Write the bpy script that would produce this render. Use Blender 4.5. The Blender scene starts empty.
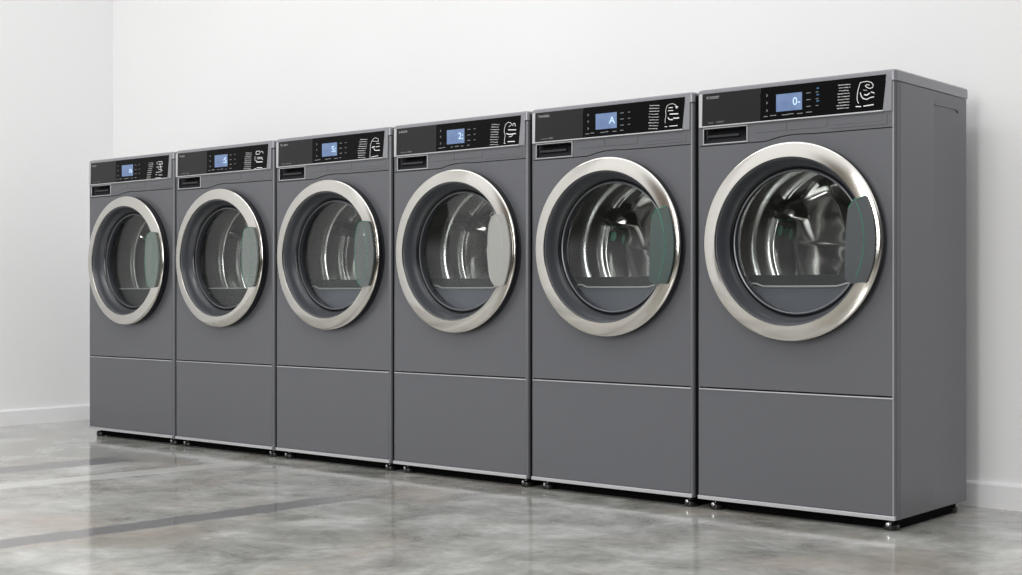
import bpy, bmesh, math, random
from math import sin, cos, pi, sqrt, radians
from mathutils import Vector
random.seed(4)
sc = bpy.context.scene
col = sc.collection

# ------------------------------------------------------------------ materials
def mat(name, base=(.5, .5, .5), rough=.5, metal=0.0, **kw):
    m = bpy.data.materials.new(name)
    m.use_nodes = True
    b = m.node_tree.nodes['Principled BSDF']
    b.inputs['Base Color'].default_value = (*base, 1)
    b.inputs['Roughness'].default_value = rough
    b.inputs['Metallic'].default_value = metal
    for k, v in kw.items():
        b.inputs[k.replace('_', ' ')].default_value = v
    return m
def N(m, typ, **props):
    n = m.node_tree.nodes.new(typ)
    for k, v in props.items():
        setattr(n, k, v)
    return n
def L(m, a, b):
    m.node_tree.links.new(a, b)
def bsdf(m):
    return m.node_tree.nodes['Principled BSDF']
def math_node(m, op, a, b=None):
    n = N(m, 'ShaderNodeMath', operation=op)
    for i, v in enumerate((a, b)):
        if v is None: continue
        if isinstance(v, (int, float)): n.inputs[i].default_value = v
        else: L(m, v, n.inputs[i])
    return n.outputs[0]

PAINT = (.118, .121, .134)
def paint(name, base, rough=.42, bump=.012):
    m = mat(name, base, rough, .3, Coat_Weight=.3, Coat_Roughness=.2)
    tc = N(m, 'ShaderNodeTexCoord'); no = N(m, 'ShaderNodeTexNoise')
    no.inputs['Scale'].default_value = 900
    L(m, tc.outputs['Object'], no.inputs['Vector'])
    bu = N(m, 'ShaderNodeBump'); bu.inputs['Strength'].default_value = .05
    bu.inputs['Distance'].default_value = .0004
    L(m, no.outputs['Fac'], bu.inputs['Height']); L(m, bu.outputs['Normal'], bsdf(m).inputs['Normal'])
    return m
M = {}
M['paint'] = paint('graphite_metallic_paint', PAINT)
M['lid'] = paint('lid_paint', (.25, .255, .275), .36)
M['trim'] = mat('brushed_trim_metal', (.62, .62, .64), .3, .9)
M['strip'] = mat('light_edge_metal', (.55, .55, .57), .4, .6)
M['dark'] = mat('dark_plastic', (.012, .012, .014), .35)
M['shade_fill'] = mat('black_shade_fill', (.003, .003, .0035), .8, 0, Specular_IOR_Level=.05)  # black that paints shade into the gaps and under the cabinets
M['rim'] = mat('glossy_black_rim', (.008, .008, .010), .22)
M['bezel'] = mat('charcoal_bezel', (.055, .059, .068), .3, 0, Coat_Weight=.4, Coat_Roughness=.1)
M['gasket_glint'] = mat('gasket_highlight_metal', (.20, .205, .22), .3, .8)  # lighter metal that paints the highlight line on the gasket
M['gasket'] = mat('dark_rubber_gasket', (.045, .048, .056), .25, .2)
M['recess'] = mat('recess_plastic', (.02, .021, .024), .3)
M['drawer'] = mat('charcoal_drawer_front', (.009, .009, .010), .2, 0, Specular_IOR_Level=.33)
M['panel'] = mat('black_glass_panel', (.002, .002, .0023), .12, 0, Specular_IOR_Level=.09)
M['brandprint'] = mat('grey_brand_print', (.42, .42, .42), .5)
M['hoop'] = mat('bright_hoop_steel', (.8, .8, .79), .22, .8)
M['print'] = mat('white_print', (.85, .85, .85), .5)
M['dimprint'] = mat('dim_grey_print', (.22, .23, .24), .5)
M['dimmer'] = mat('faint_grey_print', (.07, .075, .08), .5)
M['bluelamp'] = mat('blue_touch_key', (.02, .06, .12), .4, 0, Emission_Color=(.05, .2, .45, 1), Emission_Strength=.25)
M['foot'] = mat('black_foot_rubber', (.006, .006, .006), .3)
M['nut'] = mat('steel_nut', (.75, .75, .76), .2, 1.0)
M['shelf'] = mat('filter_plastic', (.022, .023, .026), .22, .1)
M['shelflip'] = mat('filter_lip_metal', (.5, .5, .51), .4, .5)
M['plate'] = mat('blue_grey_plate', (.125, .135, .170), .3, .1, Coat_Weight=.3)
M['plate_dark'] = mat('dark_grey_plate', (.035, .036, .036), .3, .3)
M['steel'] = mat('polished_drum_steel', (.72, .72, .72), .12, 1.0)
M['steel_dark'] = mat('dark_drum_back_steel', (.85, .84, .83), .12, 1.0)
M['green'] = mat('green_reflection_tint', (.30, .85, .58), .25)  # colour of a green reflection, painted on an added disc

# chrome ring, faint brushing around the ring
m = mat('chrome_ring', (.60, .582, .548), .11, 1.0); M['chrome'] = m
tc = N(m, 'ShaderNodeTexCoord'); no = N(m, 'ShaderNodeTexNoise'); no.inputs['Scale'].default_value = 7
L(m, tc.outputs['Object'], no.inputs['Vector'])
mr = N(m, 'ShaderNodeMapRange'); mr.inputs['To Min'].default_value = .08; mr.inputs['To Max'].default_value = .2
L(m, no.outputs['Fac'], mr.inputs['Value']); L(m, mr.outputs['Result'], bsdf(m).inputs['Roughness'])

# perforated drum steel: rows of small dark holes
m = mat('perforated_drum_steel', (.5, .5, .5), .35, .45); M['perf'] = m
tc = N(m, 'ShaderNodeTexCoord'); sx = N(m, 'ShaderNodeSeparateXYZ'); L(m, tc.outputs['Object'], sx.inputs[0])
zz = math_node(m, 'SUBTRACT', sx.outputs['Z'], .755)
xx = math_node(m, 'SUBTRACT', sx.outputs['X'], .008)
an = math_node(m, 'ARCTAN2', zz, xx)
s1 = math_node(m, 'SINE', math_node(m, 'MULTIPLY', an, 170))
s2 = math_node(m, 'SINE', math_node(m, 'MULTIPLY', sx.outputs['Y'], 730))
pr = math_node(m, 'MULTIPLY', s1, s2)
cr = N(m, 'ShaderNodeValToRGB'); cr.color_ramp.elements[0].position = .25; cr.color_ramp.elements[0].color = (.26, .258, .25, 1)
cr.color_ramp.elements[1].position = .38; cr.color_ramp.elements[1].color = (.01, .01, .01, 1)
L(m, pr, cr.inputs['Fac']); L(m, cr.outputs['Color'], bsdf(m).inputs['Base Color'])

def glass(name, tint, refl_rough, transp):
    m = bpy.data.materials.new(name); m.use_nodes = True
    nt = m.node_tree; nt.nodes.remove(nt.nodes['Principled BSDF'])
    out = nt.nodes['Material Output']
    tr = N(m, 'ShaderNodeBsdfTransparent'); tr.inputs['Color'].default_value = (*tint, 1)
    gl = N(m, 'ShaderNodeBsdfGlossy'); gl.inputs['Roughness'].default_value = refl_rough
    lw = N(m, 'ShaderNodeLayerWeight')
    fac = math_node(m, 'ADD', math_node(m, 'MULTIPLY', math_node(m, 'POWER', lw.outputs['Facing'], 5.0), .7), .035)
    mx = N(m, 'ShaderNodeMixShader')
    L(m, fac, mx.inputs[0]); L(m, tr.outputs[0], mx.inputs[1]); L(m, gl.outputs[0], mx.inputs[2])
    if transp < 1:
        di = N(m, 'ShaderNodeBsdfPrincipled'); di.inputs['Base Color'].default_value = (*tint, 1)
        di.inputs['Roughness'].default_value = .2
        m2 = N(m, 'ShaderNodeMixShader'); m2.inputs[0].default_value = 1 - transp
        L(m, mx.outputs[0], m2.inputs[1]); L(m, di.outputs[0], m2.inputs[2]); mx = m2
    L(m, mx.outputs[0], out.inputs['Surface'])
    return m
M['glass'] = glass('door_glass', (.86, .875, .87), .02, 1)
def grip(name, base, alpha):
    m = mat(name, base, .18, .1, Coat_Weight=.3)
    bsdf(m).inputs['Alpha'].default_value = alpha
    return m
GRIP = [grip('grip_glass_pale_green', (.19, .235, .215), .66), grip('grip_glass_grey_green', (.22, .25, .24), .66),
        grip('grip_glass_grey', (.13, .15, .148), .7), grip('grip_glass_silver', (.42, .42, .40), .72),
        grip('grip_glass_green', (.075, .105, .10), .86), grip('grip_glass_slate', (.085, .093, .10), .93)]
M['grip_edge'] = mat('green_glass_edge', (.04, .30, .17), .25, 0, Alpha=.85)
M['grip_edge_grey'] = mat('grey_glass_edge', (.45, .46, .45), .25)

# screen
def screen_mat():
    m = mat('lit_lcd', (.02, .03, .05), .3, 0, Emission_Strength=1.0)
    tc = N(m, 'ShaderNodeTexCoord'); no = N(m, 'ShaderNodeTexNoise'); no.inputs['Scale'].default_value = 22
    L(m, tc.outputs['Object'], no.inputs['Vector'])
    cr = N(m, 'ShaderNodeValToRGB')
    cr.color_ramp.elements[0].position = .3; cr.color_ramp.elements[0].color = (.11, .17, .34, 1)
    cr.color_ramp.elements[1].position = .7; cr.color_ramp.elements[1].color = (.17, .25, .42, 1)
    L(m, no.outputs['Fac'], cr.inputs['Fac']); L(m, cr.outputs['Color'], bsdf(m).inputs['Emission Color'])
    return m
M['screen'] = screen_mat()
M['digits'] = mat('lit_digits', (.3, .4, .5), .4, 0, Emission_Color=(.42, .58, .78, 1), Emission_Strength=1.0)

def wall_mat(name, c):
    m = mat(name, c, .75)
    tc = N(m, 'ShaderNodeTexCoord'); no = N(m, 'ShaderNodeTexNoise'); no.inputs['Scale'].default_value = 1.3; no.inputs['Detail'].default_value = 5
    L(m, tc.outputs['Object'], no.inputs['Vector'])
    mx = N(m, 'ShaderNodeMix', data_type='RGBA')
    mx.inputs['A'].default_value = (*[x * .97 for x in c], 1); mx.inputs['B'].default_value = (*[min(1, x * 1.03) for x in c], 1)
    L(m, no.outputs['Fac'], mx.inputs['Factor']); L(m, mx.outputs['Result'], bsdf(m).inputs['Base Color'])
    n2 = N(m, 'ShaderNodeTexNoise'); n2.inputs['Scale'].default_value = 160
    L(m, tc.outputs['Object'], n2.inputs['Vector'])
    bu = N(m, 'ShaderNodeBump'); bu.inputs['Strength'].default_value = .06; bu.inputs['Distance'].default_value = .001
    L(m, n2.outputs['Fac'], bu.inputs['Height']); L(m, bu.outputs['Normal'], bsdf(m).inputs['Normal'])
    return m
M['wall'] = wall_mat('white_wall_paint', (.825, .825, .83))
M['base'] = wall_mat('white_baseboard_paint', (.82, .82, .83))
M['rowprint'] = mat('grey_row_print', (.42, .42, .42), .5)
# polished concrete floor: mottling, pale clouds, tan stains, and three inlaid strips running towards the wall
def floor_mat():
    m = mat('polished_concrete', (.4, .4, .37), .2)
    tc = N(m, 'ShaderNodeTexCoord'); P = tc.outputs['Object']
    def noise(scale, detail=6, rough=.6, dist=0.0):
        n = N(m, 'ShaderNodeTexNoise'); n.inputs['Scale'].default_value = scale
        n.inputs['Detail'].default_value = detail; n.inputs['Roughness'].default_value = rough; n.inputs['Distortion'].default_value = dist
        L(m, P, n.inputs['Vector']); return n.outputs['Fac']
    def ramp(fac, p0, c0, p1, c1):
        r = N(m, 'ShaderNodeValToRGB'); e = r.color_ramp.elements
        e[0].position = p0; e[0].color = (*c0, 1); e[1].position = p1; e[1].color = (*c1, 1)
        L(m, fac, r.inputs['Fac']); return r.outputs['Color']
    def mix(fac, a, b, mode='MIX'):
        n = N(m, 'ShaderNodeMix', data_type='RGBA', blend_type=mode)
        if isinstance(fac, (int, float)): n.inputs['Factor'].default_value = fac
        else: L(m, fac, n.inputs['Factor'])
        for s, v in (('A', a), ('B', b)):
            if isinstance(v, tuple): n.inputs[s].default_value = (*v, 1)
            else: L(m, v, n.inputs[s])
        return n.outputs['Result']
    base = ramp(noise(4.2, 9, .68, .35), .34, FLO['dark'], .66, FLO['light'])
    tan = ramp(noise(1.7, 5, .6, .8), .48, (0, 0, 0), .7, (1, 1, 1))
    c = mix(math_node(m, 'MULTIPLY', tan, .72), base, FLO['tan'])
    grn = ramp(noise(2.3, 6, .65, 1.2), .5, (0, 0, 0), .68, (1, 1, 1))
    c = mix(math_node(m, 'MULTIPLY', grn, .5), c, FLO['green'])
    fine = ramp(noise(26, 8, .7), .3, (.86, .86, .86), .7, (1.08, 1.08, 1.08))
    c = mix(1.0, c, fine, 'MULTIPLY')
    spk = ramp(noise(120, 3, .6), .66, (0, 0, 0), .74, (1, 1, 1))
    c = mix(math_node(m, 'MULTIPLY', spk, .25), c, (.75, .74, .7))
    sx = N(m, 'ShaderNodeSeparateXYZ'); L(m, P, sx.inputs[0])
    wob = math_node(m, 'MULTIPLY', math_node(m, 'SUBTRACT', noise(9, 4), .5), .05)
    X = math_node(m, 'ADD', sx.outputs['X'], wob); Y = sx.outputs['Y']
    def soft(v, edge, w):      # 0 -> 1 across edge
        n = N(m, 'ShaderNodeMapRange'); n.interpolation_type = 'SMOOTHSTEP'
        n.inputs['From Min'].default_value = edge - w; n.inputs['From Max'].default_value = edge + w
        L(m, v, n.inputs['Value']); return n.outputs['Result']
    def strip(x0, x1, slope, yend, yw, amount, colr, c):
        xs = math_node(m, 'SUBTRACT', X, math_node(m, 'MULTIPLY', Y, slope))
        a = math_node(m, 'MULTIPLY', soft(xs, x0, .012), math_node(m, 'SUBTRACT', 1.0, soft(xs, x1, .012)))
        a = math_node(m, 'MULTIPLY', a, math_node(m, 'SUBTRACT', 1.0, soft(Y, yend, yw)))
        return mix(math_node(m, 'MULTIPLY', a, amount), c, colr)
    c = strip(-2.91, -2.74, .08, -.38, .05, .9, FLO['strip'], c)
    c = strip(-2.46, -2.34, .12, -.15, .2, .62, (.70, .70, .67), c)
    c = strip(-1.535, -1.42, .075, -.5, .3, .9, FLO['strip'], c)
    L(m, c, bsdf(m).inputs['Base Color'])
    rr = N(m, 'ShaderNodeMapRange'); rr.inputs['To Min'].default_value = FLO['r0']; rr.inputs['To Max'].default_value = FLO['r1']
    L(m, noise(5, 6), rr.inputs['Value']); L(m, rr.outputs['Result'], bsdf(m).inputs['Roughness'])
    return m
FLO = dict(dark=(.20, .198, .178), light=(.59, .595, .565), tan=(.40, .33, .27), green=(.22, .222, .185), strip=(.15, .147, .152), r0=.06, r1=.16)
M['floor'] = floor_mat()
bsdf(M['floor']).inputs['Specular IOR Level'].default_value = 1.0
# ------------------------------------------------------------------ geometry helpers
def link(name, bm, material, parent=None, smooth=True, bevel=0):
    me = bpy.data.meshes.new(name)
    bmesh.ops.recalc_face_normals(bm, faces=bm.faces)
    bm.to_mesh(me); bm.free()
    me.materials.append(material)
    return link_mesh(name, me, parent, smooth, bevel)
def link_mesh(name, me, parent=None, smooth=True, bevel=0):
    o = bpy.data.objects.new(name, me); col.objects.link(o)
    if parent is not None: o.parent = parent
    if smooth:
        me.polygons.foreach_set('use_smooth', [True] * len(me.polygons))
        me.set_sharp_from_angle(angle=radians(32))
    if bevel:
        b = o.modifiers.new('bevel', 'BEVEL'); b.width = bevel; b.segments = 2; b.limit_method = 'ANGLE'; b.angle_limit = radians(40)
    return o
def box(bm, x0, x1, y0, y1, z0, z1):
    v = [bm.verts.new((x, y, z)) for x in (x0, x1) for y in (y0, y1) for z in (z0, z1)]
    for f in ((0, 1, 3, 2), (4, 6, 7, 5), (0, 4, 5, 1), (2, 3, 7, 6), (0, 2, 6, 4), (1, 5, 7, 3)):
        bm.faces.new([v[i] for i in f])
def prism(bm, pts, y0, y1):
    """outline pts in x,z pulled from y0 to y1"""
    a = [bm.verts.new((x, y0, z)) for x, z in pts]; b = [bm.verts.new((x, y1, z)) for x, z in pts]
    bm.faces.new(a); bm.faces.new(b[::-1])
    n = len(pts)
    for i in range(n):
        bm.faces.new((a[i], b[i], b[(i + 1) % n], a[(i + 1) % n]))
def prism_z(bm, pts, z0, z1):
    a = [bm.verts.new((x, y, z0)) for x, y in pts]; b = [bm.verts.new((x, y, z1)) for x, y in pts]
    bm.faces.new(a); bm.faces.new(b[::-1])
    n = len(pts)
    for i in range(n):
        bm.faces.new((a[i], b[i], b[(i + 1) % n], a[(i + 1) % n]))
def lathe_y(bm, prof, cx, cz, n=96, closed=True, a0=0, a1=2 * pi):
    """profile of (r, y) turned about the y axis through cx, cz"""
    full = abs(a1 - a0 - 2 * pi) < 1e-6
    k = n if full else n + 1
    rings = []
    for i in range(k):
        a = a0 + (a1 - a0) * i / n
        rings.append([bm.verts.new((cx + r * cos(a), y, cz + r * sin(a))) for r, y in prof])
    m_ = len(prof)
    for i in range(n):
        p, q = rings[i], rings[(i + 1) % k]
        for j in range(m_ if closed else m_ - 1):
            j2 = (j + 1) % m_
            bm.faces.new((p[j], q[j], q[j2], p[j2]))
    if not full and closed:
        bm.faces.new(rings[0]); bm.faces.new(rings[-1][::-1])
def lathe_z(bm, prof, cx, cy, n=20):
    rings = []
    for i in range(n):
        a = 2 * pi * i / n
        rings.append([bm.verts.new((cx + r * cos(a), cy + r * sin(a), z)) for r, z in prof])
    for i in range(n):
        p, q = rings[i], rings[(i + 1) % n]
        for j in range(len(prof) - 1):
            bm.faces.new((p[j], q[j], q[j + 1], p[j + 1]))
    bm.faces.new([r[0] for r in rings][::-1]); bm.faces.new([r[-1] for r in rings])
def ribbon(bm, pts, w, y0, y1):
    """flat raised stroke along pts (x, z)"""
    for i in range(len(pts) - 1):
        a, b = Vector(pts[i]), Vector(pts[i + 1]); d = (b - a)
        if d.length < 1e-6: continue
        d.normalize(); n = Vector((-d.y, d.x)) * w / 2; a = a - d * w * .2; b = b + d * w * .2
        prism(bm, [tuple(a - n), tuple(b - n), tuple(b + n), tuple(a + n)], y0 - i * .000004, y1)
def tube(bm, pts, r, n=8):
    rings = []
    for i, p in enumerate(pts):
        p = Vector(p); t = Vector(pts[min(i + 1, len(pts) - 1)]) - Vector(pts[max(i - 1, 0)]); t.normalize()
        u = t.cross(Vector((0, 0, 1)))
        if u.length < 1e-3: u = t.cross(Vector((0, 1, 0)))
        u.normalize(); v = t.cross(u)
        rings.append([bm.verts.new(p + (u * cos(2 * pi * k / n) + v * sin(2 * pi * k / n)) * r) for k in range(n)])
    for i in range(len(pts) - 1):
        for k in range(n):
            bm.faces.new((rings[i][k], rings[i][(k + 1) % n], rings[i + 1][(k + 1) % n], rings[i + 1][k]))
    bm.faces.new(rings[0][::-1]); bm.faces.new(rings[-1])
def text(name, body, x, z, h, width, material, parent, y):
    c = bpy.data.curves.new(name, 'FONT'); c.body = body; c.size = h / .7; c.extrude = .0002
    c.materials.append(material)
    o = bpy.data.objects.new(name, c); col.objects.link(o)
    bpy.context.view_layer.update()
    me = bpy.data.meshes.new_from_object(o.evaluated_get(bpy.context.evaluated_depsgraph_get()))
    bpy.data.objects.remove(o); bpy.data.curves.remove(c)
    xs = [v.co.x for v in me.vertices]; w = max(xs) - min(xs)
    me.name = name
    o = bpy.data.objects.new(name, me); col.objects.link(o); o.parent = parent
    o.rotation_euler = (pi / 2, 0, 0); o.location = (x, y, z); o.scale = (width / w, 1, 1)
    return o

# ------------------------------------------------------------------ room
def structure(name, bm, material):
    o = link(name, bm, material, smooth=False); o['kind'] = 'structure'; return o
WY, LX = .5596, -4.36
bm = bmesh.new(); box(bm, -7.5, 7, -5.2, .72, -.1, 0); structure('floor', bm, M['floor'])
bm = bmesh.new(); box(bm, LX, 7, WY, WY + .15, 0, 4.2); structure('wall_back', bm, M['wall'])
bm = bmesh.new(); box(bm, LX - .15, LX, -3.5, WY + .15, 0, 4.2); structure('wall_left', bm, M['wall'])
def baseboard(name, along_x):
    prof = [(0, 0), (.014, 0), (.014, .066), (.010, .073), (0, .073)]
    bm = bmesh.new()
    if along_x:
        a = [bm.verts.new((LX, WY - d, z)) for d, z in prof]; b = [bm.verts.new((7, WY - d, z)) for d, z in prof]
    else:
        a = [bm.verts.new((LX + d, -3.5, z)) for d, z in prof]; b = [bm.verts.new((LX + d, WY, z)) for d, z in prof]
    bm.faces.new(a); bm.faces.new(b[::-1]); n = len(prof)
    for i in range(n): bm.faces.new((a[i], b[i], b[(i + 1) % n], a[(i + 1) % n]))
    structure(name, bm, M['base'])
baseboard('baseboard_back', True); baseboard('baseboard_left', False)
STROKES = {5: [(2.2, [(0.4972, 1.1089), (0.4932, 1.1174), (0.4932, 1.1297), (0.4955, 1.1438), (0.4994, 1.1557), (0.5021, 1.1626), (0.5104, 1.1638), (0.5214, 1.1641), (0.5323, 1.1606), (0.5384, 1.1539), (0.5367, 1.147), (0.5291, 1.1447), (0.5203, 1.1486), (0.5159, 1.1531), (0.5203, 1.1557), (0.528, 1.1539)]), (1.2, [(0.5104, 1.142), (0.5203, 1.141)]), (3.0, [(0.5021, 1.136), (0.5049, 1.1266), (0.5104, 1.12), (0.5203, 1.1174), (0.5302, 1.1212), (0.54, 1.1223)]), (4.0, [(0.5137, 1.1302), (0.5203, 1.1282), (0.528, 1.1326)]), (3.0, [(0.5323, 1.1352), (0.5411, 1.1319)]), (3.4, [(0.4895, 1.1014), (0.5038, 1.1001)]), (3.4, [(0.5115, 1.1005), (0.5389, 1.1021)])], 4: [(1.5, [(0.5061, 1.1074), (0.5052, 1.1165), (0.5088, 1.1298), (0.5074, 1.1435), (0.5115, 1.1556), (0.5196, 1.1606), (0.5318, 1.1618), (0.5412, 1.1575), (0.5466, 1.1503)]), (4.0, [(0.542, 1.1514), (0.5501, 1.1507)]), (2.5, [(0.5436, 1.1476), (0.5474, 1.1473)]), (3.0, [(0.5183, 1.1505), (0.5318, 1.1505)]), (2.4, [(0.5156, 1.1424), (0.5331, 1.1418)]), (4.0, [(0.5223, 1.1321), (0.5506, 1.1308)]), (3.5, [(0.5156, 1.1225), (0.521, 1.1163), (0.5318, 1.1155)]), (4.0, [(0.5345, 1.1198), (0.5426, 1.1184), (0.5533, 1.1189)]), (2.6, [(0.5047, 1.0973), (0.5129, 1.0966)]), (2.8, [(0.521, 1.0971), (0.5479, 1.0972)])], 3: [(1.8, [(0.5047, 1.0946), (0.5061, 1.1071), (0.5088, 1.1196), (0.5047, 1.1304), (0.5061, 1.1429), (0.5102, 1.1531), (0.5213, 1.1596), (0.531, 1.1578), (0.5365, 1.151), (0.5241, 1.1447)]), (2.4, [(0.5406, 1.1465), (0.542, 1.1537), (0.5489, 1.1542), (0.5516, 1.1446)]), (3.6, [(0.5213, 1.1354), (0.5544, 1.1329)]), (4.0, [(0.5144, 1.1244), (0.5241, 1.1205), (0.553, 1.1215)]), (2.2, [(0.5241, 1.1132), (0.5351, 1.1134), (0.5406, 1.1193)]), (2.2, [(0.5033, 1.0936), (0.5102, 1.0931)]), (3.4, [(0.5199, 1.0977), (0.5489, 1.0967)])], 2: [(1.6, [(0.5026, 1.0894), (0.5041, 1.1115), (0.5056, 1.1305), (0.5102, 1.1428), (0.5193, 1.1528), (0.5284, 1.1563), (0.5436, 1.152), (0.5451, 1.1425), (0.5315, 1.1434), (0.5148, 1.1457)]), (1.8, [(0.5345, 1.1358), (0.5511, 1.1347)]), (4.5, [(0.5133, 1.1236), (0.5254, 1.1259)]), (2.4, [(0.5315, 1.124), (0.5511, 1.1252)]), (3.0, [(0.5224, 1.1187), (0.5284, 1.112), (0.5511, 1.1115)]), (2.6, [(0.5072, 1.0901), (0.5436, 1.093)])], 1: [(2.4, [(0.5041, 1.1426), (0.5041, 1.1525), (0.5194, 1.1544), (0.5285, 1.1489), (0.5224, 1.1414), (0.5041, 1.1426)]), (2.0, [(0.5316, 1.1526), (0.5453, 1.1477), (0.5438, 1.142)]), (1.8, [(0.4979, 1.1352), (0.4979, 1.1194), (0.5102, 1.1167)]), (2.2, [(0.5102, 1.1304), (0.5407, 1.1285)]), (2.0, [(0.5102, 1.1245), (0.5377, 1.1247), (0.5438, 1.1185)]), (4.6, [(0.5071, 1.1129), (0.5407, 1.1118)]), (2.4, [(0.4948, 1.0891), (0.5041, 1.0885)]), (3.4, [(0.5087, 1.0912), (0.5392, 1.0898)])], 0: [(2.2, [(0.4953, 1.1538), (0.4953, 1.1432)]), (2.4, [(0.5025, 1.1544), (0.5274, 1.1539), (0.5309, 1.1431), (0.506, 1.1425), (0.5167, 1.1482)]), (2.4, [(0.4918, 1.1328), (0.5309, 1.1325)]), (2.2, [(0.5167, 1.1398), (0.5238, 1.1182)]), (2.4, [(0.5025, 1.1258), (0.5309, 1.1156)]), (2.0, [(0.4882, 1.1118), (0.5238, 1.1118)]), (2.0, [(0.4846, 1.1014), (0.4953, 1.1029)]), (2.4, [(0.506, 1.1001), (0.5291, 1.0988)]), (2.6, [(0.4846, 1.0886), (0.5203, 1.0877)])]}
ROWS = {4: [(0.4498, 1.1634), (0.4856, 1.1602), (0.4442, 1.0963), (0.4815, 1.0934)], 3: [(0.448, 1.1581), (0.4846, 1.1552), (0.4415, 1.0938), (0.4782, 1.0912)], 2: [(0.4494, 1.1557), (0.4904, 1.1528), (0.4379, 1.0933), (0.4796, 1.0907)], 1: [(0.4375, 1.152), (0.4794, 1.1492), (0.4297, 1.092), (0.4717, 1.09)], 0: [(0.4378, 1.1531), (0.4703, 1.1511), (0.4215, 1.092), (0.4487, 1.091)], 5: [(0.4394, 1.162), (0.4738, 1.1612), (0.4336, 1.1004), (0.4695, 1.1)]}
# ------------------------------------------------------------------ the machines
# local x from -.3 to .3 (u - .3), y = 0 at the front and .455 at the back, z up from the floor
W, D, ZB, ZL, ZT = .6, .455, .0305, 1.160, 1.1896
CX, CZ = .0065, .7525
CACHE = {}
def part(key, build, material, parent, smooth=True, bevel=0, name=None):
    name = name or key
    ck = (key, material.name)
    if ck not in CACHE:
        bm = bmesh.new(); build(bm)
        o = link(name, bm, material, parent, smooth, bevel); CACHE[ck] = o.data
        return o
    o = link_mesh(name, CACHE[ck], parent, False, bevel)
    return o

def cabinet(bm):
    # open-fronted shell: rounded front posts, side walls, back and bottom
    t = .016
    def corner(sx):
        pts = []; r = .011 if sx > 0 else .005
        for k in range(7):
            a = pi / 2 * k / 6
            pts.append((sx * (.3 - r + r * sin(a)), r - r * cos(a)))
        return pts
    right = corner(1)
    tail_ = [(.3, .0185), (.2978, .0195), (.2978, .0215), (.3, .0225)]
    tail_ += [(.3, .231), (.2972, .2325), (.2972, .375), (.3, .415), (.3, D - .004), (.296, D)]
    outer = [(.290, .0)] + right[1:] + tail_
    ol = ([(-.294, .0)] + corner(-1)[1:] + [(-x, y) for x, y in tail_])[::-1]
    inner = [(-.276, .012), (-.276, D - t), (.276, D - t), (.276, .012)]
    loop = outer + ol + [(-.294, .012)] + inner + [(.290, .012)]
    # side recess runs between z .075 and 1.125; below and above it the sides are flat
    def flat(l): return [((.3 if x > 0 else -.3) if abs(abs(x) - .2972) < 1e-5 else x, y) for x, y in l]
    zs = [(ZB, flat(loop)), (.070, flat(loop)), (.078, loop), (1.118, loop), (1.128, flat(loop)), (ZL - .002, flat(loop))]
    rings = [[bm.verts.new((x, y, z)) for x, y in l] for z, l in zs]
    n = len(loop)
    for a, b in zip(rings, rings[1:]):
        for i in range(n):
            bm.faces.new((a[i], b[i], b[(i + 1) % n], a[(i + 1) % n]))
    bm.faces.new(rings[0]); bm.faces.new(rings[-1][::-1])
def underside(bm): box(bm, -.276, .276, .012, D - .016, ZB + .001, ZB + .012)
def side_groove(s):   # raised lip along the top of the side handle panel
    def f(bm):
        x = .2995 * s
        tube(bm, [(x, .238, 1.122), (x, .30, 1.124), (x, .375, 1.124), (x, .388, 1.121), (x, .394, 1.115)], .0020, 8)
    return f

def seam_z(u):
    d = u - .308; c = CZ + sqrt(.29 ** 2 - d * d) if abs(d) < .29 else 0
    lo = 1.030 if u < .308 else 1.0405
    k = .004
    return max(lo, c) if abs(lo - c) > k else (max(lo, c) + (k - abs(lo - c)) ** 2 / (4 * k))
UL, UR = .0058, .5900
HOLE = .2600
def front_panel(bm):
    z0 = .348
    us = [UL + (UR - UL) * i / 60 for i in range(61)]
    outline = [(u - .3, seam_z(u) - .0012) for u in us][::-1] + [(UL - .3, z0)] + [(UL - .3 + (UR - UL) * i / 30, z0) for i in range(1, 31)]
    outline = [(x, z) for x, z in outline]
    # densify the sides
    full = []
    for (a, b) in zip(outline, outline[1:] + outline[:1]):
        n = max(1, int(math.dist(a, b) / .03))
        for k in range(n): full.append((a[0] + (b[0] - a[0]) * k / n, a[1] + (b[1] - a[1]) * k / n))
    hole = []
    for x, z in full:
        a = math.atan2(z - CZ, x - CX); hole.append((CX + HOLE * cos(a), CZ + HOLE * sin(a)))
    n = len(full)
    rows = []
    for y in (0, .004):
        rows.append(([bm.verts.new((x, y, z)) for x, z in full], [bm.verts.new((x, y, z)) for x, z in hole]))
    (fo, fh), (bo, bh) = rows
    for i in range(n):
        j = (i + 1) % n
        bm.faces.new((fo[i], fo[j], fh[j], fh[i])); bm.faces.new((bo[i], bh[i], bh[j], bo[j]))
        bm.faces.new((fo[i], bo[i], bo[j], fo[j])); bm.faces.new((fh[i], fh[j], bh[j], bh[i]))
REC = (.021, .160, 1.036, 1.0775)
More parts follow.
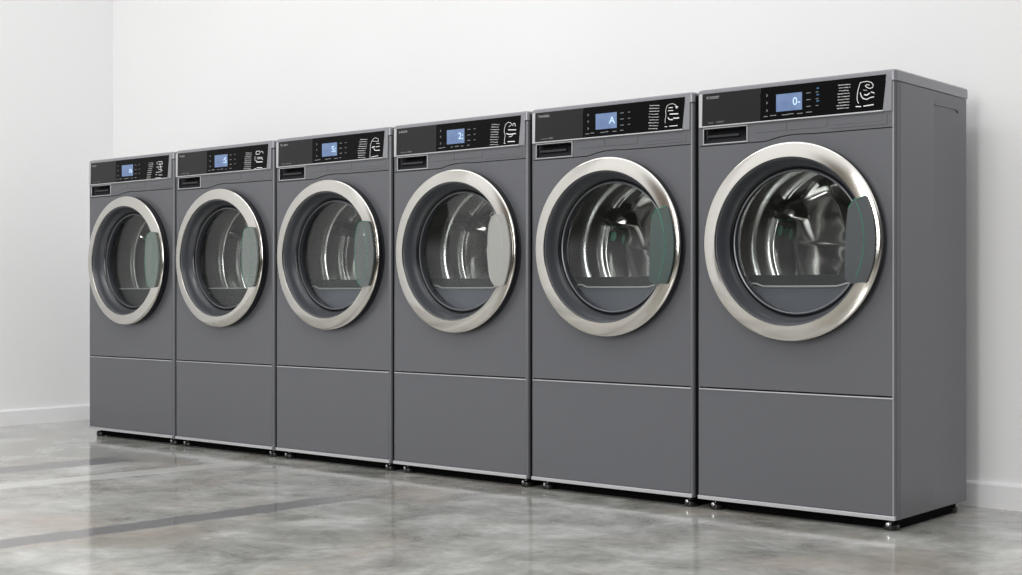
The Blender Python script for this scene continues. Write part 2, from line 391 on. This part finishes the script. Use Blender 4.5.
def fascia(bm):
    zt = ZL + .0005
    us = sorted(set([UL, REC[0], REC[1], UR] + [UL + (UR - UL) * i / 60 for i in range(61)]))
    fs = []
    def quad(u0, u1, z00, z01, z10, z11):
        fs.append(bm.faces.new([bm.verts.new((x - .3, -.0005, z)) for x, z in ((u0, z00), (u1, z01), (u1, z11), (u0, z10))]))
    for a, b in zip(us, us[1:]):
        if b - a < 1e-5: continue
        if REC[0] - 1e-6 <= a and b <= REC[1] + 1e-6:
            quad(a, b, seam_z(a) + .0012, seam_z(b) + .0012, REC[2], REC[2])
            quad(a, b, REC[3], REC[3], zt, zt)
        else:
            lo0, lo1 = seam_z(a) + .0012, seam_z(b) + .0012
            quad(a, b, lo0, lo1, REC[3], REC[3]); quad(a, b, REC[3], REC[3], zt, zt)
    bmesh.ops.remove_doubles(bm, verts=bm.verts, dist=1e-5)
    r = bmesh.ops.extrude_face_region(bm, geom=list(bm.faces))
    for v in r['geom']:
        if isinstance(v, bmesh.types.BMVert): v.co.y = .008
def fascia_cover(bm):  # shallow covers pressed into the band under the control panel
    def cover(u0, u1, z0, z1):
        prism(bm, [(u0 - .3, z0), (u1 - .3, z0), (u1 - .3, z1), (u0 - .3, z1)], -.0016, .001)
    cover(.190, .284, 1.0555, 1.0775); cover(.286, .405, 1.0555, 1.0775)
def fascia_cover2(bm):
    prism(bm, [(.416 - .3, 1.0490), (.574 - .3, 1.0490), (.576 - .3, 1.0775), (.416 - .3, 1.0775)], -.0016, .001)
    prism(bm, [(.430 - .3, 1.0580), (.562 - .3, 1.0580), (.562 - .3, 1.0720), (.430 - .3, 1.0720)], -.0022, .001)
def recess(bm):
    u0, u1, z0, z1 = REC; u0 -= .3; u1 -= .3; d = .035
    v = lambda x, y, z: bm.verts.new((x, y, z))
    f = [v(u0, 0, z0), v(u1, 0, z0), v(u1, 0, z1), v(u0, 0, z1)]
    m_ = [v(u0 + .002, .012, z0 + .012), v(u1 - .002, .012, z0 + .012), v(u1 - .002, d, z1 - .002), v(u0 + .002, d, z1 - .002)]
    for i in range(4): bm.faces.new((f[i], f[(i + 1) % 4], m_[(i + 1) % 4], m_[i]))
    bm.faces.new(m_)
    box(bm, u0 + .006, u1 - .03, .008, .014, z0 + .018, z0 + .024)
def recess_frame(bm):
    u0, u1, z0, z1 = REC; u0 -= .3; u1 -= .3
    w = .0028
    for a in ((u0 - w, u1 + w, z0 - w, z0), (u0 - w, u1 + w, z1, z1 + w), (u0 - w, u0, z0, z1), (u1, u1 + w, z0, z1)):
        box(bm, a[0], a[1], -.0028, .002, a[2], a[3])
PB, PT = 1.0865, 1.1775
def panel_x_right(z): return (.5625 + (.5735 - .5625) * (z - PB) / (PT - PB)) - .3
def control_panel(bm):
    prism(bm, [(.206 - .3, PB), (panel_x_right(PB), PB), (panel_x_right(PT), PT), (.206 - .3, PT)], -.0048, 0)
def drawer_front(bm):
    prism(bm, [(.0175 - .3, PB), (.205 - .3, PB), (.205 - .3, PT), (.0185 - .3, PT)], -.0048, 0)
def panel_lip(bm):
    prism(bm, [(.0085 - .3, PB - .0042), (.566 - .3, PB - .0042), (.566 - .3, PB - .0004), (.0145 - .3, PB - .0004)], -.0075, 0)
def panel_side(bm):
    prism(bm, [(.0062 - .3, PB - .0042), (.017 - .3, PB - .0042), (.0180 - .3, PT), (.0062 - .3, PT)], -.006, 0)
def panel_side_r(bm):
    prism(bm, [(panel_x_right(PB) + .0006, PB - .0042), (.5885 - .3, PB - .0042), (.5885 - .3, PT), (panel_x_right(PT) + .0006, PT)], -.004, 0)
def lid(bm):
    r = .012; pts = []
    x1, y0, y1 = .301, -.0035, D + .002
    for k in range(7):
        a = pi / 2 * k / 6; pts.append((x1 - r + r * sin(a), y0 + r - r * cos(a)))
    pts += [(x1, y1), (-x1, y1)]
    for k in range(7):
        a = pi / 2 * (1 - k / 6); pts.append((-(x1 - r + r * sin(a)), y0 + r - r * cos(a)))
    def ring(off, z):
        return [bm.verts.new((x - off * (1 if x > 0 else -1), y + off if y < .2 else y - off, z)) for x, y in pts]
    rs = [ring(.0015, ZL), ring(0, ZL + .0015), ring(0, ZT - .004), ring(.004, ZT)]
    n = len(pts)
    for a, b in zip(rs, rs[1:]):
        for i in range(n): bm.faces.new((a[i], a[(i + 1) % n], b[(i + 1) % n], b[i]))
    bm.faces.new(rs[0]); bm.faces.new(rs[-1][::-1])
def under_shade(bm): box(bm, -.255, .284, .036, D - .04, .002, ZB + .002)  # black box added as the shade beneath the cabinet
def gap_shade(bm): box(bm, -.3125, -.3006, .009, .020, .036, ZT - .012)  # black strip added as the shade between neighbouring cabinets
def lower_panel(bm):
    box(bm, UL - .3, UR - .3, -.001, .006, .0415, .3425)
def seam_highlight(bm):  # lighter strip laid in as the highlight on the seam's bevel
    box(bm, UL - .3, UR - .3 + .002, -.0035, .004, .3405, .3440)
def base_strip(bm):
    box(bm, UL - .3 - .003, UR - .3 + .007, -.006, .008, ZB - .001, .0405)
def corner_highlight(bm):  # light tube set in as the highlight down the front corner
    tube(bm, [(.2905, .0004, .042), (.2905, .0004, .5), (.2905, .0004, ZL - .001)], .0013, 6)
def foot(bm, x, y):
    lathe_z(bm, [(.006, .034), (.006, .020), (.013, .019), (.019, .014), (.0205, .008), (.019, .002), (.016, 0)], x, y, 20)
def nut(bm, x, y):
    lathe_z(bm, [(.0095, .0325), (.0105, .0305), (.0105, .0255), (.009, .0235)], x, y, 6)
def knob(bm, x, y):
    # small chrome adjuster boss on the front of the foot
    lathe_y(bm, [(.0015, y - .024), (.0045, y - .023), (.0058, y - .018), (.0058, y - .010), (.0001, y - .010)], x, .0165, 12, closed=False)

# door
def door_rim(bm):
    lathe_y(bm, [(.2555, -.0055), (.2660, -.0055), (.2675, -.010), (.2680, -.016), (.2680, -.0315), (.2672, -.0330), (.2600, -.034), (.2555, -.034)], CX, CZ, 128)
def chrome_ring(bm):
    prof = [(.2258, -.0400), (.2261, -.0440), (.2272, -.0455)]
    for k in range(1, 9):
        t = k / 8; prof.append((.2272 + .0325 * t, -.0455 + .0040 * t + .0022 * t * t))
    prof += [(.2620, -.0386), (.2645, -.0379), (.2666, -.0367), (.2678, -.0350), (.2678, -.0325), (.2280, -.0325)]
    lathe_y(bm, prof, CX, CZ, 160)
def bezel(bm):
    lathe_y(bm, [(.2268, -.0400), (.2225, -.0395), (.2190, -.033), (.2160, -.022), (.2130, -.010), (.2085, -.004), (.2060, .0), (.2065, .003), (.2290, .0), (.2300, -.034)], CX, CZ, 128)
def inner_rim(bm):
    lathe_y(bm, [(.2055, .001), (.2020, .004), (.1990, .010), (.2000, .030), (.2150, .030), (.2250, .004)], CX, CZ, 128)
def gasket(bm):
    lathe_y(bm, [(.1990, .014), (.1975, .0115), (.1950, .0115), (.1925, .0150), (.1915, .0220), (.1925, .030), (.1960, .046), (.2150, .050), (.2350, .050), (.2350, .034), (.2000, .030)], CX, CZ, 128)
def door_glass(bm):
    prof = []
    for k in range(0, 13):
        t = k / 12; prof.append((.1905 * (1 - t) + .0005, .024 + .010 * (1 - (1 - t) ** 2)))
    prof2 = [(r, y + .003) for r, y in prof][::-1]
    lathe_y(bm, prof + prof2, CX, CZ, 72, closed=True)
GP = [(.488, .832), (.505, .8555), (.518, .859), (.535, .861)]
def grip_outline(kind):
    if kind == 'straight':
        left = [(.4790, .651), (.4795, .70), (.4815, .76), (.4850, .81), (.488, .832), (.5035, .8555), (.5180, .8590)]
        low = [(.5180, .6410), (.4990, .6385), (.4880, .6420)]
    else:      # the other doors: left edge swells towards the middle of the glass
        left = [(.4860, .655), (.4775, .685), (.4725, .72), (.4700, .76), (.4720, .80), (.4780, .836), (.4880, .858), (.5080, .866)]
        low = [(.5180, .6380), (.5020, .6380)]
    arc = []
    for k in range(15):
        a = radians(26 - 52 * k / 14); arc.append((.308 + .2555 * cos(a), CZ + .2555 * sin(a)))
    return [(u - .3, z) for u, z in left + arc + low]
def grip_build(kind):
    def f(bm): prism(bm, grip_outline(kind), -.0525, -.0462)
    return f
def grip_edge(kind):
    def f(bm):
        o = grip_outline(kind)
        y = -.0528
        n = len(o)
        if kind == 'straight': idx = range(4, 8)
        else: idx = [n - 1] + list(range(0, 9))
        tube(bm, [(o[i][0], y, o[i][1]) for i in idx], .0010 if kind == 'straight' else .0008, 6)
        # the ring's inner edge line seen through the plate
        pts = []
        for k in range(25):
            a = radians(27 - 53 * k / 24); pts.append((CX + .2262 * cos(a), -.0526, CZ + .2262 * sin(a)))
        tube(bm, pts, .0009 if kind == 'straight' else .0005, 6)
    return f
def gasket_highlight(bm):  # thin bright ring added as the highlight around the gasket edge
    lathe_y(bm, [(.1938 + .0022 * cos(k * pi / 4), .0118 + .0022 * sin(k * pi / 4)) for k in range(8)], CX, CZ, 128)
# drum
def drum(bm):
    lathe_y(bm, [(.1980, .0480), (.2350, .0560), (.2350, .345), (.2400, .345), (.2400, .052), (.2000, .0440)], CX, CZ, 96)
def hoop(y, r=.2150, w=.006):
    def f(bm): lathe_y(bm, [(.2348, y - w * 1.6), (r + .004, y - w), (r, y - w * .4), (r, y + w * .4), (r + .004, y + w), (.2348, y + w * 1.6)], CX, CZ, 96)
    return f
def drum_back(bm):
    # pressed steel back: six slanting fields that meet in three ridges and three valleys
    n, rr = 144, [0, .012, .02, .03, .045, .06, .075, .09, .105, .12, .135, .15, .165, .18, .195, .205, .215, .234]
    rings = []
    for r in rr:
        ring = []
        for i in range(n):
            a = 2 * pi * i / n
            ph = ((a - radians(176)) % (2 * pi / 3)) / (2 * pi / 3)
            tri = abs(2 * ph - 1) * 2 - 1            # +1 on a ridge, -1 in a valley
            f = min(1, r / .10) * (1 if r < .19 else max(0, (.215 - r) / .025))
            y = .338 - .020 * tri * f - .010 * max(0, 1 - r / .05)
            ring.append(bm.verts.new((CX + r * cos(a), y, CZ + r * sin(a))) if r > 0 else None)
        rings.append(ring)
    c = bm.verts.new((CX, .328, CZ))
    for i in range(n):
        bm.faces.new((c, rings[1][i], rings[1][(i + 1) % n]))
    for a, b in zip(rings[1:], rings[2:]):
        for i in range(n): bm.faces.new((a[i], a[(i + 1) % n], b[(i + 1) % n], b[i]))
def baffle(ang):
    def f(bm):
        # lifter: tapered ridge along the drum wall
        a = radians(ang); er = Vector((cos(a), 0, sin(a))); et = Vector((-sin(a), 0, cos(a)))
        c = Vector((CX, 0, CZ)); secs = []
        for y, h, w in ((.175, .018, .020), (.20, .045, .034), (.25, .062, .042), (.30, .070, .046), (.344, .074, .050)):
            pts = []
            for k in range(9):
                s = -1 + 2 * k / 8
                pts.append(c + er * (.2345 - h * (1 - abs(s) ** 1.7)) + et * (w * s) + Vector((0, y, 0)))
            secs.append([bm.verts.new(p) for p in pts])
        for p, q in zip(secs, secs[1:]):
            for k in range(8): bm.faces.new((p[k], p[k + 1], q[k + 1], q[k]))
        bm.faces.new(secs[0]); bm.faces.new(secs[-1][::-1])
    return f
SH = .664
def chord(r, z): return sqrt(max(r * r - (z - CZ) ** 2, 0))
def filter_housing(bm):
    # the bar across the lower part of the opening
    z1, z0 = SH, .634
    xr = chord(.1925, .65)
    prism(bm, [(CX - chord(.194, z0), z0), (CX + chord(.194, z0), z0), (CX + chord(.194, z1), z1), (CX - chord(.194, z1), z1)], .046, .066)
def filter_lip(bm):
    xs = chord(.1925, .632)
    y = .0435
    tube(bm, [(CX - .186 + .03, y, .6405), (CX - .142, y, .640), (CX - .120, y, .6325), (CX - .06, y, .6320), (CX + .07, y, .6320), (CX + .105, y, .6325), (CX + .135, y, .640), (CX + .153, y, .6425)], .0028, 8)
def thin_shelf(bm):
    box(bm, CX - .150, CX + .150, .044, .066, .6340, .6372)
def lower_plate(bm):
    pts = []
    z1 = .633
    a0 = math.asin((z1 - CZ) / .1965)
    for k in range(33):
        a = a0 + (-pi - 2 * a0) * k / 32
        pts.append((CX + .1965 * cos(a), CZ + .1965 * sin(a)))
    prism(bm, pts, .050, .056)
def green_reflection(bm):  # added disc that paints a green reflection on the drum wall
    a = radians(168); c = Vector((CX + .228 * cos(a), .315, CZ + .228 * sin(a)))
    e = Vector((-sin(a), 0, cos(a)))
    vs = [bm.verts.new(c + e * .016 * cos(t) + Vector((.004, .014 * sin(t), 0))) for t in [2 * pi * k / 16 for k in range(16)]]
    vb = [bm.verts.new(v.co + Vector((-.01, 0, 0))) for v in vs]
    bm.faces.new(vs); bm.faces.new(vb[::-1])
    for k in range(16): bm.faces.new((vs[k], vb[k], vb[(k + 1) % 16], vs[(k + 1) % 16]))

LOGO = ['ovaree', 'Toarr', 'S.ztr', 'LALRA', 'TAVERD.', 'TOIDEF']
SUB = ['c.r Ir', 'L Vbar 3B', 'har Srear', 'ecor ur RBD', '. ecorur RBD', 'ecor . LNEW']
LOGOW = [.030, .036, .042, .040, .046, .043]
DIG = ['a', ':S', 'S:', '2:', 'A', '0-']
PITCH = W + .0145
LABELS = [
 'grey front-load dryer at the far left end of the row, nearest the room corner',
 'grey front-load dryer second from left, thin glass shelf across its drum opening',
 'grey front-load dryer third from left, slate grip with green lower edge on chrome door',
 'grey front-load dryer with pale silver door grip, fourth from the left',
 'grey front-load dryer second from right, green-tinted grip on its chrome door ring',
 'grey front-load dryer at the right end of the row, its side panel in view',
]
for i in range(6):
    t = bpy.data.objects.new('tumble_dryer', None); col.objects.link(t)
    t.location = (-(5 - i) * PITCH - .3 - (.0150, .0090, .0030, 0, 0, 0)[i], 0, 0); t.empty_display_size = .2
    t.scale = (1.01 if i < 3 else 1, 1, .9945 + .0012 * i)
    t['label'] = LABELS[i]; t['category'] = 'dryer'; t['group'] = 'row of graphite front-load dryers against the wall'
    P = M['paint']
    body = part('cabinet', cabinet, P, t)
    part('underside_plate', underside, M['dark'], body, False)
    part('ridge_right', side_groove(1), P, body, name='side_panel_ridge')
    part('ridge_left', side_groove(-1), P, body, name='side_panel_ridge')
    if i == 5: part('corner_highlight', corner_highlight, M['strip'], body)
    part('front_panel', front_panel, P, t, bevel=.0008)
    fa = part('fascia', fascia, P, t)
    part('fascia_cover', fascia_cover, P, fa, bevel=.0006)
    part('fascia_cover_wide', fascia_cover2, P, fa, bevel=.0006, name='fascia_cover')
    gr = part('grip_recess', recess, M['recess'], fa, False)
    part('recess_frame', recess_frame, M['strip'], fa, bevel=.0006)
    pa = part('control_panel', control_panel, M['panel'], t, bevel=.0005)
    dr = part('drawer_front', drawer_front, M['drawer'], t, bevel=.0005)
    part('panel_lip', panel_lip, M['strip'], fa, bevel=.001)
    part('panel_side_trim', panel_side, M['strip'], fa, bevel=.001)
    part('panel_side_trim_right', panel_side_r, M['lid'], fa, bevel=.001, name='panel_side_trim')
    part('lid', lid, M['lid'], t)
    part('lower_panel', lower_panel, P, t, bevel=.001)
    part('under_shade', under_shade, M['shade_fill'], t, False)
    if i: part('gap_shade', gap_shade, M['shade_fill'], t, False)
    part('seam_highlight', seam_highlight, M['strip'], t, bevel=.0008)
    part('base_strip', base_strip, M['strip'], t, bevel=.001)
    # feet
    for fx in (-.255, .272):
        for fy in (.030, D - .050):
            fo = part('foot_%.2f_%.2f' % (fx, fy), lambda bm: foot(bm, fx, fy), M['foot'], t, name='foot')
            part('nut_%.2f_%.2f' % (fx, fy), lambda bm: nut(bm, fx, fy), M['nut'], fo, False, name='nut')
            part('adj_%.2f_%.2f' % (fx, fy), lambda bm: knob(bm, fx, fy), M['nut'], fo, name='adjuster')
    # door
    do = part('door', door_rim, M['rim'], t); do.location.y = .005
    part('chrome_ring', chrome_ring, M['chrome'], do)
    part('bezel', bezel, M['bezel'], do)
    part('inner_rim', inner_rim, M['rim'], do)
    part('door_glass', door_glass, M['glass'], do)
    kind = 'straight' if i in (4, 5) else 'swell'
    part('door_grip_' + kind, grip_build(kind), GRIP[i], do, False, name='door_grip')
    part('grip_edge_' + kind, grip_edge(kind), M['grip_edge_grey'] if i in (3,) else M['grip_edge'], do, name='grip_edge')
    ga = part('gasket', gasket, M['gasket'], t)
    part('gasket_highlight_ring', gasket_highlight, M['gasket_glint'], ga)
    # drum
    d = part('drum', drum, M['perf'], t)
    part('hoop_a', hoop(.165), M['hoop'], d, name='drum_hoop')
    part('hoop_b', hoop(.250, .2150, .004), M['hoop'], d, name='drum_hoop')
    part('hoop_c', hoop(.272, .2165, .003), M['steel'], d, name='drum_hoop')
    part('drum_back', drum_back, M['steel_dark'], d)
    for ang in (150, 30, 270):
        part('baffle_%d' % ang, baffle(ang), M['steel'], d, name='baffle')
    if i in (0, 4, 5): part('green_reflection', green_reflection, M['green'], d)
    if i >= 2:
        fh = part('filter_housing', filter_housing, M['shelf'], t, bevel=.002)
        part('filter_lip', filter_lip, M['shelflip'], fh)
        part('filter_plate', lower_plate, M['plate'], fh)
    else:
        fh = part('glass_shelf', thin_shelf, M['grip_edge_grey'], t, name='glass_shelf')
        part('filter_plate', lower_plate, M['plate_dark'], fh)
    # screen, keys, print
    y = -.0050
    uo = [-.005, .001, .003, 0, 0, 0][i]
    s0, s1, z0, z1 = .2545 + uo, .3325 + uo, 1.1075, 1.1545
    def scr(bm): prism(bm, [(s0 - .3, z0), (s1 - .3, z0), (s1 - .3, z1), (s0 - .3, z1)], y - .0006, y + .001)
    sn = part('screen_%d' % (uo * 1000), scr, M['screen'], pa, False, name='display_screen')
    text('display_digits', DIG[i], s1 - .3 - .028, z0 + .014, .021, .022, M['digits'], pa, y - .0008)
    text('brand_lettering', LOGO[i], .030 - .3, 1.1615, .0072, LOGOW[i], M['brandprint'], dr, y - .0002)
    text('model_lettering', SUB[i], .038 - .3, 1.0925, .0048, .052, M['dimprint'], dr, y - .0002)
    rnd = random.Random(i * 7 + 1)
    bm = bmesh.new()
    for k, zk in enumerate((1.1545, 1.1345, 1.1130)):      # icons left of the screen
        x = .226 + uo - .3
        ribbon(bm, [(x - .002, zk + .003), (x + .002, zk), (x - .002, zk - .003)], .0016, y - .0004, y + .0005)
    for k in range(6):                                      # captions under the screen
        x = (.216, .236, .272, .290, .318, .345)[k] + uo - .3
        ribbon(bm, [(x, 1.0975 + .001 * (k % 2)), (x + rnd.uniform(.008, .018), 1.0975 + .001 * (k % 2))], .0020, y - .0004, y + .0005)
    for k in range(3):                                      # captions right of the screen
        zk = 1.150 - .018 * k
        ribbon(bm, [(.346 + uo - .3, zk), (.358 + uo - .3, zk)], .0018, y - .0004, y + .0005)
        ribbon(bm, [(.374 + uo - .3, zk), (.381 + uo - .3, zk + .0005)], .0018, y - .0004, y + .0005)
    link('key_captions', bm, M['dimprint'], pa, False)
    if i == 5:
        bm = bmesh.new()
        for zk in (1.160, 1.143, 1.126):
            ribbon(bm, [(.0765, zk), (.0825, zk)], .004, y - .0004, y + .0005)
        link('touch_key', bm, M['bluelamp'], pa, False)
    # instruction rows
    tl, tr, bl, br = ROWS[i]; bm = bmesh.new(); n = 9
    for k in range(n):
        f = k / (n - 1)
        a = (tl[0] + (bl[0] - tl[0]) * f, tl[1] + (bl[1] - tl[1]) * f); b = (tr[0] + (br[0] - tr[0]) * f, tr[1] + (br[1] - tr[1]) * f)
        s = rnd.uniform(0, .15)
        while s < .95:
            e = min(1, s + rnd.uniform(.1, .3))
            ribbon(bm, [(a[0] - .3 + (b[0] - a[0]) * s, a[1] + (b[1] - a[1]) * s), (a[0] - .3 + (b[0] - a[0]) * e, a[1] + (b[1] - a[1]) * e + rnd.uniform(-.0008, .0008))], rnd.uniform(.0016, .0026), y - .0004, y + .0005)
            s = e + rnd.uniform(.03, .08)
    link('instruction_lines', bm, M['rowprint'], pa, False)
    bm = bmesh.new()
    for j, (w, pts) in enumerate(STROKES[i]):
        ribbon(bm, [(u - .3, z) for u, z in pts], w * .00072, y - .0004 - j * .00003, y + .0005)
    link('panel_emblem', bm, M['print'], pa, False)
WS = 1.27
EXPO = 0.0
SKY = dict(edge=(-.42, -.30), elev=(.0, .38), farleft=(.85, .85, .85), left=(.45, .45, .45), right=(.14, .112, .085), farright=(.10, .10, .10), eaves=(.30, .48), top=(1.04, 1.04, 1.04), horizon=(.04, .034, .028))
AREAS = [('left_wall_fill', (-.1, -5.0, 1.9), (-4.4, -2.6, 1.2), 2.6, 2.4, 165, (1, .995, .985)),  # unseen light added to brighten the left wall
         ('overhead_fill', (-2.1, -1.5, 3.1), (-2.1, -.9, 0), 4.2, .5, 24, (1, 1, 1))]  # unseen light added so the fronts grow brighter towards the top
# ------------------------------------------------------------------ light
w = bpy.data.worlds.new('sky'); sc.world = w; w.use_nodes = True
nt = w.node_tree; bg = nt.nodes['Background']
tc = nt.nodes.new('ShaderNodeTexCoord'); sx = nt.nodes.new('ShaderNodeSeparateXYZ')
nt.links.new(tc.outputs['Generated'], sx.inputs[0])
def wramp(sock, a, b):
    n = nt.nodes.new('ShaderNodeMapRange'); n.interpolation_type = 'SMOOTHSTEP'
    n.inputs['From Min'].default_value = a; n.inputs['From Max'].default_value = b
    nt.links.new(sx.outputs[sock], n.inputs['Value']); return n.outputs['Result']
def wmix(fac, a, b):
    n = nt.nodes.new('ShaderNodeMix'); n.data_type = 'RGBA'; nt.links.new(fac, n.inputs['Factor'])
    for s_, v in (('A', a), ('B', b)):
        if isinstance(v, tuple): n.inputs[s_].default_value = (*v, 1)
        else: nt.links.new(v, n.inputs[s_])
    return n.outputs['Result']
low = wmix(wramp('X', -.66, -.52), SKY['farleft'], SKY['left'])
full = wmix(wramp('Z', *SKY['elev']), low, SKY['top'])
# darker, warmer side of the hall to the right, up to its eaves
right = wmix(wramp('X', .15, .45), SKY['right'], SKY['farright'])
right = wmix(wramp('Z', *SKY['eaves']), right, SKY['top'])
full = wmix(wramp('X', *SKY['edge']), full, right)
full = wmix(wramp('Z', -.01, .035), SKY['horizon'], full)
nt.links.new(full, bg.inputs['Color'])
bg.inputs['Strength'].default_value = WS
def area(name, loc, target, sx_, sy_, power, colr=(1, 1, 1)):
    l = bpy.data.lights.new(name, 'AREA'); l.shape = 'RECTANGLE'; l.size = sx_; l.size_y = sy_; l.energy = power; l.color = colr
    o = bpy.data.objects.new(name, l); col.objects.link(o); o.location = loc
    o.rotation_euler = (Vector(target) - Vector(loc)).to_track_quat('-Z', 'Y').to_euler()
    return o
for a_ in AREAS: area(*a_)

# ------------------------------------------------------------------ camera
cam = bpy.data.cameras.new('camera'); co = bpy.data.objects.new('camera', cam); col.objects.link(co)
cam.sensor_width = 36; cam.lens = 1372.27 / 1022 * 36; cam.shift_y = 5.17 / 1022
co.location = (1.5328, -3.3196, .6153); co.rotation_euler = (pi / 2, 0, .7065)
cam.clip_start = .05
sc.camera = co
sc.view_settings.view_transform = 'Standard'; sc.view_settings.look = 'None'
sc.view_settings.exposure = EXPO; sc.view_settings.gamma = 1; sc.view_settings.use_curve_mapping = False
